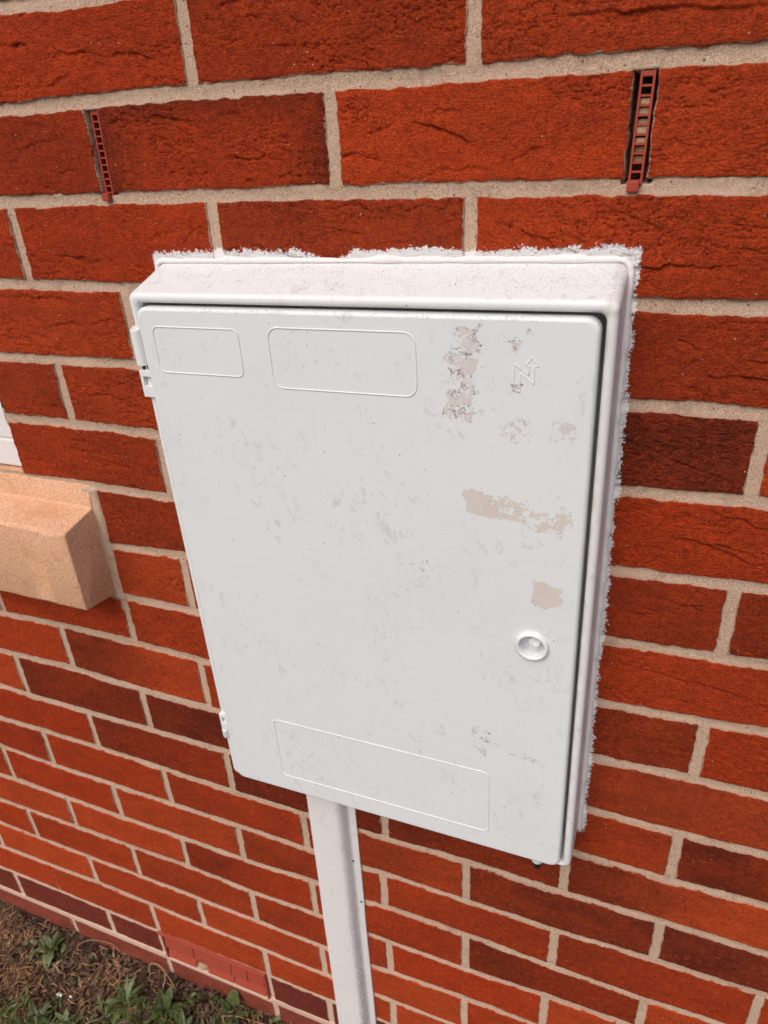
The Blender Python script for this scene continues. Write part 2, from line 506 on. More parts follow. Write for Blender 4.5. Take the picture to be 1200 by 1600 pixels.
def mat_glass():
    g = NT('window_glass')
    return g.out((.03, .035, .04), .05, None, .6)


M['glass'] = mat_glass()

# ------------------------------------------------------------------ brick wall
# small waver of the bed joints (x, dz) in mm, per joint
JD = {0: [(-401, -3.2), (-302, -5.0)], 1: [(-430, -0.5), (-227, 2.0), (-64, 0.5), (181, -0.8)], 2: [(-460, -0.5), (-242, 1.7), (-68, 2.1), (75, 2.1), (195, 0.1)], 3: [(-490, -1.1), (-330, -1.3), (126, -1.4), (209, -1.2)], 4: [(-521, -3.2), (-346, -1.0), (135, -1.8), (218, -1.3)], 5: [(-543, 0.1), (-447, 1.8), (-342, 1.4), (136, -0.7), (227, 3.2)], 6: [(-550, -0.6), (-434, 2.4), (-337, 2.3), (134, -2.8), (250, 1.8)], 7: [(-436, -2.2), (-332, 4.0), (133, -3.7), (263, 2.3)], 8: [(-434, 0.4), (-331, 1.1), (134, -4.4), (277, 3.4)], 9: [(-671, -1.7), (-553, 3.6), (-444, 3.8), (-332, 0.4), (131, -3.2), (207, 1.4), (291, 1.7)], 10: [(-701, -0.9), (-566, 2.8), (-444, -4.3), (-334, -4.8), (135, -3.7), (222, -3.6), (303, -0.7)], 11: [(-731, -1.5), (-674, -2.8), (-559, -3.4), (-446, -2.0), (-337, -1.4), (125, -2.4), (218, -3.0), (316, 1.6)], 12: [(-761, -1.1), (-674, 0.7), (-556, 1.3), (-453, -1.7), (-328, -5.3), (-105, -3.8), (-2, 0.2), (103, -2.3), (223, 1.9), (330, 1.6)], 13: [(-789, 4.6), (-672, -1.0), (-454, -1.6), (-332, -1.3), (-225, -3.3), (-141, -2.3), (-109, -0.2), (-1, -2.2), (108, -1.6), (232, 4.3), (343, 5.5)], 14: [(-820, 1.3), (-777, 2.0), (-556, -1.2), (-333, -1.3), (-222, 3.9), (-141, -1.5), (-105, 3.1), (1, 2.4), (112, -2.9), (222, -3.8), (291, -0.9)], 15: [(-850, 3.1), (-669, 3.7), (-446, 4.8), (-334, -1.7), (-223, 1.6), (-143, -1.1), (-111, -1.7), (0, -1.9), (116, 5.4), (203, 5.9)], 16: [(-879, 5.8), (-785, 2.5), (-563, 1.8), (-337, -0.4), (-143, -5.0), (-110, -1.4), (2, 4.2)], 17: [(-911, 1.0), (-664, 6.0), (-444, -0.2), (-337, -1.8), (-222, -3.2), (-110, -4.2)], 18: [(-941, -0.3), (-688, -0.6), (-578, -2.3), (-331, 0.4), (-223, -1.0), (-144, 1.7)], 19: [(-971, 0.7), (-879, -3.0), (-686, 3.3), (-649, 2.0), (-565, 2.5), (-343, -4.7)]}


def dj(k, x):
    t = JD.get(k)
    if not t: return np.zeros_like(np.asarray(x, float))
    xs = [a[0] for a in t]; ys = [a[1] for a in t]
    f = np.ones_like(np.asarray(x, float))
    return np.interp(x, [xs[0] - 250] + xs + [xs[-1] + 250], [0] + ys + [0])


# exact perpend joints where they stray from the regular half bond
PX = {0: {-225: -225.6, 0: 1.1}, 1: {-337.5: -331.0, -112.5: -108.1, 112.5: 113.5}, 4: {-450: -444, 225: 222.9}, 5: {-337.5: -332.2}, 7: {-337.5: -334.1},
      8: {-675: -661.9, -450: -437.9}, 9: {-337.5: -341.5}, 11: {-337.5: -331.3, -112.5: -105, 112.5: 117}, 15: {112.5: 109.4, -562.5: -563.5}}
WIN_R = -541.0                     # right reveal of the window opening
SILL_R, SILL_T, SILL_B = -449.0, -455.0, -597.0
XA, XB = -2400, 1500
ROW0, ROW1 = -10, 20
VENTS = (-331.0, 113.5)

ORG = np.array([.385, .041, .0085]); BRN = np.array([.130, .020, .0075]); DUL = np.array([.160, .030, .020]); ORL = np.array([.450, .062, .0150])
# flashed (brown) bricks: (row, left x) -> brown at left end, brown at right end
TONE = {(1, -337.5): (.75, .45), (1, -562.5): (.35, .35), (2, -450): (.25, .2), (2, -225): (.35, .3), (4, 0): (.9, .85), (4, -675): (.35, .4), (6, 0): (.45, .5), (8, 0): (.5, .55), (9, 112.5): (.5, .35), (9, -112.5): (.6, .6),
        (10, 0): (.5, .35), (10, 225): (.85, .35), (11, 112.5): (.75, .05), (12, 0): (.75, .8), (12, 225): (.95, .85), (9, -562.5): (.7, 0), (10, -675): (.65, .7), (10, -450): (.85, .9),
        (11, -562.5): (.8, .55), (11, -337.5): (.85, .85), (14, -450): (.6, .05), (11, -112.5): (.7, .55), (13, -337.5): (.4, .2), (12, -900): (.3, .35), (13, -225): (.7, .7), (13, -112.5): (.05, .35), (8, -450): (.3, .3), (15, -337.5): (.35, .3),
        (3, -562.5): (.15, .25), (5, -562.5): (.1, .3), (0, -450): (.1, .15), (0, -225): (.2, .15), (0, 0): (.25, .2), (3, 112.5): (.35, .25)}
# long drag creases seen on the near faces: (row, left x) -> (x0, z0 rel. to top joint, half length, slope, depth, width)
CRE = {(1, -112.5): [(-22, -34, 24, -.34, 3.2, 5), (-95, -48, 16, -.08, 2.0, 3), (-74, -51, 8, -.35, 1.8, 2.5), (-20, -22, 12, -.1, 1.4, 3), (-10, -60, 30, .02, 1.2, 3)],
       (0, -225): [(-165, -18, 38, .12, 2.0, 4), (-130, -50, 30, -.05, 1.6, 3), (-40, -25, 16, -.2, 2.4, 4), (-70, -48, 14, .1, 1.5, 3)],
       (0, -450): [(-330, -40, 26, -.1, 2.0, 3.5), (-280, -44, 26, -.12, 2.2, 4), (-400, -30, 20, .0, 1.5, 3)],
       (0, 0): [(120, -50, 60, -.05, 2.6, 6), (100, -12, 50, -.02, 2.0, 4), (40, -35, 20, .05, 1.3, 3)],
       (1, -337.5): [(-255, -15, 26, -.1, 2.0, 4), (-190, -46, 22, .0, 1.6, 3), (-250, -22, 10, -.3, 1.8, 3), (-150, -60, 18, .1, 1.2, 3)],
       (1, -562.5): [(-395, -28, 26, .15, 2.0, 4), (-370, -52, 16, .2, 1.8, 3)],
       (2, 0): [(60, -35, 44, -.42, 2.6, 5), (140, -50, 50, .05, 2.8, 6), (120, -20, 24, -.35, 1.6, 3)],
       (2, -225): [(-160, -44, 40, -.25, 2.6, 5), (-110, -28, 28, .1, 1.8, 3), (-60, -34, 20, .1, 1.5, 3)],
       (2, -450): [(-380, -50, 30, -.05, 2.0, 4), (-280, -30, 22, .2, 1.4, 3)],
       (3, -562.5): [(-440, -14, 46, -.05, 2.4, 5), (-420, -40, 24, .12, 2.0, 4), (-370, -34, 20, .2, 1.6, 3), (-500, -56, 20, .0, 1.6, 3)],
       (4, -450): [(-380, -38, 36, -.12, 2.2, 4), (-360, -52, 16, .0, 1.4, 3)],
       (5, -562.5): [(-440, -30, 30, .0, 1.6, 3), (-400, -40, 26, -.1, 1.6, 3)],
       (3, 112.5): [(200, -50, 24, .0, 2.4, 5), (215, -40, 16, -.25, 1.8, 3)],
       (4, 0): [(185, -50, 26, -.3, 1.8, 3), (200, -40, 14, -.1, 1.2, 3)],
       (5, 112.5): [(205, -40, 34, -.12, 2.6, 5), (212, -44, 30, -.32, 3.0, 6), (225, -16, 30, -.25, 2.2, 3.5), (160, -50, 20, -.1, 1.4, 3)],
       (6, 0): [(190, -26, 22, -.2, 1.8, 3), (155, -42, 14, .0, 1.4, 3)],
       (7, 112.5): [(180, -30, 34, -.1, 1.8, 3), (240, -36, 40, -.12, 2.2, 5), (200, -56, 24, .0, 1.4, 3)],
       (8, 0): [(190, -36, 24, -.1, 1.6, 3)]}

R3 = np.stack([right, down, fwd])
CAMP = np.array([152.77, -555.96, -103.62])


def px_per_mm(x, z):
    d = np.array([x, 0, z], float) - CAMP
    c = R3 @ d
    if c[2] < 60: return 0.0, 9e9, 9e9
    u = 384 + 720.7 * c[0] / c[2]; v = 512 + 720.7 * c[1] / c[2]
    return 720.7 / np.linalg.norm(d) * (0.45 + 0.55 * 556 / np.linalg.norm(d)), u, v


bV, bF, bC, bE = [], [], [], []
nv = 0


def axis_samples(a, b, step):
    e = [0, .35, .9, 1.8] if step < 4 else [0, 2]
    L = b - a
    n = max(1, int(round((L - 2 * e[-1]) / step)))
    mid = np.linspace(a + e[-1], b - e[-1], n + 1)
    return np.concatenate([[a], [a + t for t in e[:-1]], mid, [b - t for t in e[:-1][::-1]], [b]])


def add_brick(row, key, xl, xr, face=0.0, tone=None, ztop=None, zbot=None):
    """one brick face with its own relief, a heightfield in mm; the outermost ring runs back into the wall"""
    global nv
    cx = (xl + xr) / 2; cz = -75 * row - 37.5
    best = 0
    for ax in (xl, cx, xr):
        d, u, v = px_per_mm(ax, cz)
        if -60 < u < 830 and -60 < v < 1090: best = max(best, d)
    step = min(3.2, max(.82, 1.12 / best)) if best > 0 else 9.0
    seed = (row * 131 + int(xl) * 17) & 0xffff
    r = np.random.default_rng(seed + 5)
    X = axis_samples(xl, xr, step); Zt = axis_samples(0, 1000, step * 1000 / 65.0)
    # keep the edge rings in true millimetres for z
    zz = axis_samples(0, 65, step) / 65.0
    U, Vv = np.meshgrid(X, zz)
    top = (-75 * row - 5 if ztop is None else ztop) + (dj(row, U) if ztop is None else 0)
    bot = (-75 * (row + 1) + 5 if zbot is None else zbot) + (dj(row + 1, U) if zbot is None else 0)
    Z = top + (bot - top) * Vv
    # ragged arrises
    if step < 4:
        wl_ = 1 - Vv; k = 1.0
        et = fbm(U / 9, U * 0 + row, seed + 1, 3) * 1.1 + fbm(U / 45, U * 0, seed + 2, 2) * .8
        eb = fbm(U / 9, U * 0 + row, seed + 3, 3) * 1.1 + fbm(U / 45, U * 0, seed + 4, 2) * .8
        Z = Z + et * (1 - Vv) + eb * Vv
        s = (U - xl) / (xr - xl)
        el = fbm(Z / 8, Z * 0, seed + 5, 3) * 1.1; er = fbm(Z / 8, Z * 0, seed + 6, 3) * 1.1
        XX = U + el * (1 - s) ** 3 + er * s ** 3
    else:
        XX = U
    ex = np.minimum(U - xl, xr - U); ez = np.minimum(Vv, 1 - Vv) * 65.0
    e = np.minimum(ex, ez)
    # rounded corners
    h = 0.0
    smooth_brick = row >= 18
    rough = 1.0 if row < 9 else (.6 if row < 14 else .4)
    if smooth_brick: rough = .12
    if step < 4:
        h = .7 * fbm(XX / 42, Z / 26, seed + 10, 2)
        h = h + rough * (.55 * fbm(XX / 4.6, Z / 3.4, seed + 11, 3, .7))
        rg = 1 - np.abs(fbm(XX / 12 + .35 * fbm(XX / 9, Z / 9, seed + 30, 2), Z / 4.6, seed + 12, 3, .6)) * 2.6
        msk = np.clip(fbm(XX / 50, Z / 30, seed + 13, 2) * 2 + .35, 0, 1)
        h = h - rough * 1.9 * np.clip(rg, 0, 1) ** 7 * msk
        cr = list(CRE.get((row, key), []))
        nc = int(r.integers(4, 8)) if row < 12 else int(r.integers(1, 4))
        if smooth_brick: nc = 0
        for _ in range(nc):
            cr.append((r.uniform(xl, xr), -r.uniform(8, 68), r.uniform(4, 16), r.normal(0, .22), r.uniform(.8, 2.0), r.uniform(1.5, 3.5)))
        for (x0, z0, L, sl, D, w) in cr:
            t = np.clip(1 - ((XX - x0) / L) ** 2, 0, 1) ** .7
            zc = -75 * row + z0 + sl * (XX - x0) + 2.6 * fbm(XX / 11, XX * 0 + z0, seed + 21, 3) + 1.2 * np.cos((XX - x0) / L * 2.2)
            dz = zc - Z
            D_ = D * 1.15 * t * (0.75 + .5 * fbm(XX / 5, XX * 0 + z0, seed + 22, 2))
            below = np.exp(-np.clip(dz, 0, None) / w) * np.clip(dz / .6 + .5, 0, 1)
            above = np.exp(np.clip(dz, None, 0) / (w * 1.3)) * (dz < 0.2)
            h = h - D_ * below + .30 * D_ * above
    fall = np.where(e < .2, 1.5, np.where(e < .6, .75, np.where(e < 1.3, .25, 0)))
    Y = face - h + fall
    back = 36.0
    Y[0, :] = back; Y[-1, :] = back; Y[:, 0] = back; Y[:, -1] = back
    Vt = np.stack([XX, Y, Z], -1).reshape(-1, 3)
    ny, nx = XX.shape
    i = np.arange(ny * nx).reshape(ny, nx) + nv
    F = np.stack([i[:-1, :-1], i[1:, :-1], i[1:, 1:], i[:-1, 1:]], -1).reshape(-1, 4)
    # colour
    if tone is None: tone = TONE.get((row, key))
    if tone is None:
        if r.random() < .12: a = r.uniform(.35, .8); tone = (a, a * r.uniform(.3, 1))
        else: tone = (r.uniform(0, .22), r.uniform(0, .22))
    s = (XX - xl) / (xr - xl)
    t = tone[0] + (tone[1] - tone[0]) * np.clip((s - .25) / .5, 0, 1)
    t = t + .22 * fbm(XX / 38, Z / 22, seed + 40, 3)
    if row == 1 and key == -337.5:     # browned rim, orange heart
        q = np.minimum(np.minimum(s, 1 - s) * 215 / 42, np.minimum((1 - Vv), 1) * 0 + Vv * 65 / 22)
        t = .62 * np.clip(1 - q, 0, 1) + .12 + .12 * fbm(XX / 30, Z / 18, seed + 41, 2)
    t = np.clip(t, 0, 1)[..., None]
    o = ORG + (ORL - ORG) * (r.uniform(0, 1) if row > 6 else r.uniform(0, .5))
    c = o * (1 - t) + BRN * t
    if row == 18: c = DUL * (1 + .15 * fbm(XX / 30, Z / 20, seed + 42, 2))[..., None]
    if row >= 19: c = np.array([.26, .060, .036]) * (1 + .2 * fbm(XX / 30, Z / 20, seed + 42, 2))[..., None]
    c = c * r.uniform(.90, 1.08) * (1 + .10 * fbm(XX / 14, Z / 9, seed + 43, 3))[..., None]
    bV.append(Vt); bF.append(F); bC.append(c.reshape(-1, 3)); bE.append(e.ravel()); nv += ny * nx


def perp(row, x):
    d = PX.get(row)
    if d:
        for k_, v_ in d.items():
            if abs(k_ - x) < 1: return v_
    return x + (vnoise(row * 3.7, x * .013, 9) * 1.3).item()


for row in range(ROW0, ROW1):
    off = 0 if row % 2 == 0 else 112.5
    ks = [225 * n + off for n in range(-12, 8)]
    for k_ in ks:
        a, b = perp(row, k_), perp(row, k_ + 225)
        if b < XA or a > XB: continue
        ga = 6.3 if (row, k_) == (1, -337.5) else 7.3 if (row, k_) == (1, 112.5) else 5
        gb = 6.3 if (row, k_ + 225) == (1, -337.5) else 7.3 if (row, k_ + 225) == (1, 112.5) else 5
        xl, xr = a + ga, b - gb
        in_open = row < 6
        in_sill = row in (6, 7)
        if in_open and row > -11:
            if xr < WIN_R + 0 and xr > -1700: continue
            if xl < WIN_R < xr and xr > -1700:
                xl = WIN_R
                if xr - xl < 30: continue
        if in_sill:
            if xr < SILL_R + 12 and xr > -1700: continue
            if xr > -1700 and xl < SILL_R + 12: xl = SILL_R + 13
        if row == 18:
            continue
        if row == 17 and k_ == -787.5: xl -= 4
        if row == 17 and k_ == -1012.5: xr += 4
        # near bricks clipped by nothing else
        face = vnoise(row * 1.3 + .5, k_ * .031, 77).item() * .5
        add_brick(row, k_, xl, xr, face)
# row 18: smooth dull bricks with a half brick and the air brick
for (a, b) in ((-1357, -1132), (-1132, -907), (-907, -680), (-680, -563.5), (-340.6, -227.3), (-227.3, -112), (-112, 112), (112, 337), (337, 562), (562, 787)):
    add_brick(18, a, a + 5, b - 5, .6)

wall = empty('brick_wall', P(0, 0, -1480))
tag(wall, 'orange red brick wall with sandy mortar joints behind the white cabinet', 'brick wall')


def toM(V):
    V = np.concatenate(V) if isinstance(V, list) else V
    return V / 1000.0 + np.array([0, 0, GZ / 1000.0])


mesh_np('brickwork', toM(bV), np.concatenate(bF), M['brick'], wall, True, np.concatenate(bC), np.concatenate(bE))

# mortar: one sheet with a fine grid round the joints
zs = []
for k in range(0, 21):
    z0 = -75 * k
    zs += list(np.arange(z0 - 11, z0 + 11.1, 1.4)) + list(np.linspace(z0 - 15, z0 - 60, 9))
zs = sorted(set([round(z, 3) for z in zs if z > -1520] + [z for z in np.arange(15, 760, 12.5)]), reverse=True)
zs = np.array(zs)
xs = np.concatenate([np.arange(XA, -1000, 25), np.arange(-1000, 420, 1.9), np.arange(420, XB, 25)])
U, Vv = np.meshgrid(xs, zs)
Yg = 2.0 + .35 * fbm(U / 5, Vv / 5, 300, 3, .6) + .5 * fbm(U / 26, Vv / 20, 301, 2)
kk = np.round(-Vv / 75.0)
near_bed = np.abs(Vv + 75 * kk) < 7
# bucket handle dip in the beds, flush pale joint above the bottom course
Yg = Yg + np.where(near_bed, .5 * np.clip(1 - (np.abs(Vv + 75 * kk) / 5) ** 2, 0, 1), 0)
Yg = np.where((Vv < -1419) & (Vv > -1432), -.6, Yg)
for xv in VENTS:
    Yg = np.where((np.abs(U - xv) < 9.4) & (Vv < -81) & (Vv > -147), 34.0, Yg)
ab = (U > -562) & (U < -343) & (Vv < -1352) & (Vv > -1424)
Yg = np.where(ab, 32.0, Yg)
fr = np.floor(-Vv / 75.0)
for rw in range(0, 20):
    ps = [perp(rw, 225 * n_ + (0 if rw % 2 == 0 else 112.5)) for n_ in range(-12, 8)]
    if rw == 18: ps = [-1357, -1132, -907, -680, -563.5, -340.6, -227.3, -112, 112, 337, 562]
    dmin = np.min([np.abs(U - p_) for p_ in ps], 0)
    lim = 11 if rw not in (6, 7) else 11
    Yg = np.where((fr == rw) & (dmin > lim) & (np.abs(Vv + 75 * kk) > 12) & ~((U < -425) & (rw in (6, 7))), Yg + 7, Yg)
se = (U > -456) & (U < -434) & (Vv < -452) & (Vv > -603)
Yg = np.where(se, -1.4 + 1.6 * fbm(U / 9, Vv / 13, 333, 3), Yg)
i = np.arange(U.size).reshape(U.shape)
Fm = np.stack([i[:-1, :-1], i[1:, :-1], i[1:, 1:], i[:-1, 1:]], -1).reshape(-1, 4)
cxm = (U[:-1, :-1] + U[1:, 1:]).ravel() / 2; czm = (Vv[:-1, :-1] + Vv[1:, 1:]).ravel() / 2
keep = ~((cxm < WIN_R - 3) & (cxm > -1700) & (czm > -444))
mesh_np('mortar', toM(np.stack([U, Yg, Vv], -1).reshape(-1, 3)), Fm[keep], M['mortar'], wall)
# the body of the wall: the reveal of the opening, back, top and ends
bm = bmesh.new()
for (x0, x1, z0, z1) in ((XA, -1705, -1600, 745), (WIN_R + 4, XB, -1600, 745), (-1705, WIN_R + 4, -1600, -470)):
    box(bm, x0, x1, 38, 250, z0, z1)
ob = obj('wall_core', bm, M['mortar'], wall); ob.location = P(0, 0, 0)

# ------------------------------------------------------------------ window and stone sill at the left edge
win = empty('window', P(-1120, 30, -444))
tag(win, 'white plastic window frame set in the brick opening, cut by the left edge of the picture', 'window')


def mmobj(name, fn, mat, parent=None, org=None, **kw):
    """fn draws in wall millimetres; the object's origin is put at org (mm) or at the parent"""
    bm = bmesh.new(); fn(bm)
    o_ = org if org is not None else (parent_org[parent.name] if parent else (0, 0, 0))
    for v in bm.verts: v.co -= Vector(mm(o_))
    ob = obj(name, bm, mat, parent, **kw)
    if parent is None: ob.location = P(*o_)
    else: ob.location = (0, 0, 0)
    return ob


parent_org = {win.name: (-1120, 30, -444)}


def f(bm):
    box(bm, -1700, -541.6, 12, 70, -444, -408, 3)
    box(bm, -1700, -541.6, 12, 70, 700, 740, 3)
    box(bm, -1700, -1662, 12, 70, -407.9, 699.9, 3)
    box(bm, -590, -549.5, 12, 70, -407.9, 699.9, 3)
mmobj('window_frame', f, M['upvc'], win)


def f(bm):
    box(bm, -1660, -592, 4, 60, -405, -352, 5)
    box(bm, -1660, -592, 4, 60, 645, 698, 5)
    box(bm, -1660, -1607, 4, 60, -351.9, 644.9, 5)
    box(bm, -645, -592, 4, 60, -351.9, 644.9, 5)
mmobj('casement', f, M['upvc'], win)


def f(bm): box(bm, -1606, -646, 30, 36, -351, 644)
mmobj('glass', f, M['glass'], win)


def f(bm): box(bm, -549, -541.6, 5, 20, -386, 739, 1)
mmobj('jamb_strip', f, M['black'], win)  # black strip filling the gap between frame and brick reveal


def f(bm):
    prof = [(60, -446.5), (4, -446.5), (-1.5, -455.5), (-3.2, -474), (-5.5, -476.5), (-46, -484.5), (-49.5, -488), (-50, -493), (-50, -585), (-47.5, -589.5), (-40, -590.5), (2, -597), (60, -597)]
    loops = []
    xs_ = [-446.0, -446.5, -447.6] + [-449 - 12.5 * q for q in range(101)]
    for i, x in enumerate(xs_):
        ins = (2.0, .7, 0)[i] if i < 3 else 0
        ring = []
        for j, (y, z) in enumerate(prof):
            yy = y + ins * (1 if y < -20 else 0) + fbm(x / 16, j * 3.1, 700, 3).item() * .9
            zz = z + (ins if z < -540 else -ins) + fbm(x / 14, j * 2.3, 701, 3).item() * .9
            ring.append(bm.verts.new(mm((x, yy, zz))))
        loops.append(ring)
    for a, b in zip(loops, loops[1:]): bridge(bm, a, b)
    bm.faces.new(loops[0]); bm.faces.new(loops[-1])
sill = mmobj('window_sill', f, M['stone'], None, (-1070, 0, -597), auto=28)
tag(sill, 'sandy orange cast stone sill with a sloping top projecting under the white window', 'window sill')

# ------------------------------------------------------------------ meter box
mb = empty('meter_box', P(BOXC[0], 0, BOXC[1]), (0, -TH, 0))
tag(mb, 'large white plastic meter cabinet with a closed door fixed on the brick wall', 'meter box')


def lp(x0, x1, z0, z1, r, y, n=7): return [(x, y, z) for x, z in rrect(x0, x1, z0, z1, r, n)]


def wn_mod(o):
    mo = o.modifiers.new('wn', 'WEIGHTED_NORMAL'); mo.weight = 100; mo.keep_sharp = True


bm = bmesh.new()
L = []
L.append(lp(-203.5, 203.5, -287, 305, 9, 3))
L.append(lp(-203.5, 203.5, -287, 304, 9, -1))
L.append(lp(-203.2, 203.2, -287, 290.2, 7, -41))
for a in (0, 22, 45, 67, 90):
    c_, s_ = math.cos(math.radians(a)), math.sin(math.radians(a))
    i_ = 4.6 * (1 - c_); L.append(lp(-203 + i_, 203 - i_, -286.8 + i_ * .5, 288.6 - i_, 6.5 - i_ * .3, -45.6 - 4.6 * s_))
for a in (20, 45, 70, 90):
    c_, s_ = math.cos(math.radians(a)), math.sin(math.radians(a))
    i_ = 5.4 + 3.6 * s_; L.append(lp(-203 + i_ * .86, 203 - i_ * .86, -286.8 + 2.3 + (i_ - 5.4) * .2, 288.6 - i_, 6.5, -50.2 + 3.6 * (1 - c_)))
L.append(lp(-194.9, 194.9, -283.6, 279.2, 6.5, -44))
L.append(lp(-194.9, 194.9, -283.6, 279.2, 6.5, -3.5))
loft(bm, L)
for f_ in bm.faces: f_.smooth = True
o = obj('cabinet', bm, M['cabinet'], mb); wn_mod(o)

DX0, DX1, DZ0, DZ1, DY = -194.7, 192.3, -286.2, 276.9, -54.0
LK = (155.4, -5.2)
bm = bmesh.new()
L = [lp(DX0 + .6, DX1 - .6, DZ0 + .6, DZ1 - .6, 9, -41)]
L.append(lp(DX0, DX1, DZ0, DZ1, 10, -42))
for a in (0, 18, 36, 54, 72, 90):
    c_, s_ = math.cos(math.radians(a)), math.sin(math.radians(a))
    i_ = 3.2 * (1 - c_); L.append(lp(DX0 + i_, DX1 - i_, DZ0 + i_, DZ1 - i_, 10 - i_ * .6, DY + 3.2 - 3.2 * s_))
VL = loft(bm, L, cap0=True, cap1=False)
n = 40
hole = [bm.verts.new(mm((LK[0] + 10.6 * math.cos(2 * math.pi * i / n), DY, LK[1] + 10.6 * math.sin(2 * math.pi * i / n)))) for i in range(n)]
outer_e = [bm.edges.get((VL[-1][i], VL[-1][(i + 1) % len(VL[-1])])) for i in range(len(VL[-1]))]
hole_e = [bm.edges.new((hole[i], hole[(i + 1) % n])) for i in range(n)]
bmesh.ops.triangle_fill(bm, use_beauty=True, edges=outer_e + hole_e)
# the dished lock recess
prev = hole
for (r_, y_) in ((10.3, -53), (9.9, -47), (9.2, -43.2)):
    ring = [bm.verts.new(mm((LK[0] + r_ * math.cos(2 * math.pi * i / n), y_, LK[1] + r_ * math.sin(2 * math.pi * i / n)))) for i in range(n)]
    bridge(bm, prev, ring); prev = ring
bm.faces.new(prev)
for f_ in bm.faces: f_.smooth = True
door = obj('door', bm, M['door'], mb); wn_mod(door)
door['label'] = 'flat white cabinet door with three outlined label areas and flaked paint'

# embossed label outlines
for (x0, x1, z0, z1, r_) in ((-180, -94.5, 221, 261, 6), (-66.5, 59.5, 213.5, 263.5, 9.5), (-127.5, 118, -260, -174, 7)):
    bm = bmesh.new()
    tube(bm, [mm((x, DY - .05, z)) for x, z in rrect(x0, x1, z0, z1, r_, 8)], .00058, 8, closed=True)
    obj('label_outline', bm, M['door'], door, smooth=True)

# raised arrow bolt emblem
EM = [(133.8, 224.9), (134.6, 243.7), (144.9, 235.6), (145.2, 242.6), (142.6, 242.6), (147.4, 248.9), (151.6, 242.4), (148.9, 242.3), (148.9, 229.0), (138.9, 237.0), (138.9, 222.6)]
bm = bmesh.new()
def dens(pts, k=3):
    o_ = []
    for a, b in zip(pts, pts[1:] + pts[:1]):
        for t in (0.0, .06, .5, .94): o_.append((a[0] + (b[0] - a[0]) * t, a[1] + (b[1] - a[1]) * t))
    return o_
tube(bm, [mm((x, DY - .05, z)) for x, z in dens(EM)], .00042, 6, closed=True)
obj('arrow_emblem', bm, M['door'], door, smooth=True)

# lock ring and plug
bm = bmesh.new()
prof = [(10.6, -53.9), (10.9, -56.8), (11.6, -57.9), (12.8, -58.2), (13.9, -57.6), (14.5, -56.2), (14.8, -53.9)]
rings = [[bm.verts.new(mm((LK[0] + r_ * math.cos(2 * math.pi * i / n), y_, LK[1] + r_ * math.sin(2 * math.pi * i / n)))) for i in range(n)] for r_, y_ in prof]
for a, b in zip(rings, rings[1:]): bridge(bm, a, b)
obj('lock_ring', bm, M['white'], door, smooth=True)
bm = bmesh.new()
q = (LK[0] + 1.8, LK[1] + 2.8)
prof = [(5.8, -43), (5.6, -52.0), (5.0, -53.2), (3.2, -53.7)]
rings = [[bm.verts.new(mm((q[0] + r_ * math.cos(2 * math.pi * i / 24), y_, q[1] + r_ * math.sin(2 * math.pi * i / 24)))) for i in range(24)] for r_, y_ in prof]
for a, b in zip(rings, rings[1:]): bridge(bm, a, b)
bm.faces.new(rings[-1])
box(bm, q[0] - 1.0, q[0] + 3.4, -55.4, -52.8, q[1] - 3.8, q[1] - .8, .7)
obj('lock_plug', bm, M['white'], door, auto=40)

# hinges on the left edge: fixed knuckle on the cabinet, slotted lug on the door
for zt, cov, lug in ((0, (225.6, 258), (196, 221)), (1, (-223.6, -212.5), (-211, -188.5))):
    bm = bmesh.new()
    a0, a1 = cov
    sx_ = 2.6 if zt else 0
    pr = [(-194.9, -43), (-195.1, -51.6), (-197.6, -54.6), (-201.2, -55.4), (-205, -53.6), (-208, -49.6), (-209, -44), (-207, -38), (-199, -34)]
    pr = [(x if x > -198 else x + sx_, y) for x, y in pr]
    A = [bm.verts.new(mm((x, y, a0))) for x, y in pr]; B = [bm.verts.new(mm((x, y, a1 - (1.6 if i in (2, 3, 4, 5) else 0)))) for i, (x, y) in enumerate(pr)]
    bridge(bm, A, B); bm.faces.new(A); bm.faces.new(B)
    obj('hinge_knuckle', bm, M['white'], mb, auto=45)
    bm = bmesh.new()
    z0, z1 = lug
    h_ = z1 - z0
    box(bm, -205.2 + sx_, -192.6, -53.2, -42, z1 - h_ * .24, z1, .6)
    box(bm, -205.2 + sx_, -192.6, -53.2, -42, z0, z0 + h_ * .42, .6)
    box(bm, -205.2 + sx_, -202.2 + sx_, -53.0, -42.2, z0 + h_ * .42 + .05, z1 - h_ * .24 - .05, .2)
    box(bm, -202.1 + sx_, -192.6, -46, -42.4, z0 + h_ * .42 + .05, z1 - h_ * .24 - .05, .2)
    obj('hinge_lug', bm, M['white'], door)
    if zt == 0:
        bm = bmesh.new(); box(bm, -203.5, -196.5, -50, -41, z1 - .5, cov[0] + .5, .8)
        obj('hinge_gap_dark', bm, M['black'], mb)  # black block painting in the dark gap between knuckle and lug

# bead of painted sealant where the cabinet meets the brick
bm = bmesh.new()
path = [(-204.8, z) for z in np.linspace(-284, 298, 110)] + [(x, z) for x, z in rrect(-204.8, 204.8, -400, 306.4, 8, 6)[7:14][::-1]][:0]
path += [(-203, 303.5), (-199.5, 306)] + [(x, 306.4) for x in np.linspace(-196, 196, 90)] + [(200, 305.6), (203.6, 302.5)] + [(204.9, z) for z in np.linspace(298, -286, 130)]
pts = []
rad = []
for i, (x, z) in enumerate(path):
    nx = fbm(x / 18, z / 18, 801, 3).item()
    pts.append(mm((x + nx * .7, -.6, z + nx * .7)))
    rad.append((2.7 + 1.5 * nx) / 1000 if x > -204 else .002)
tube(bm, pts, rad, 10)
obj('sealant_bead', bm, M['sealant'], mb, smooth=True)

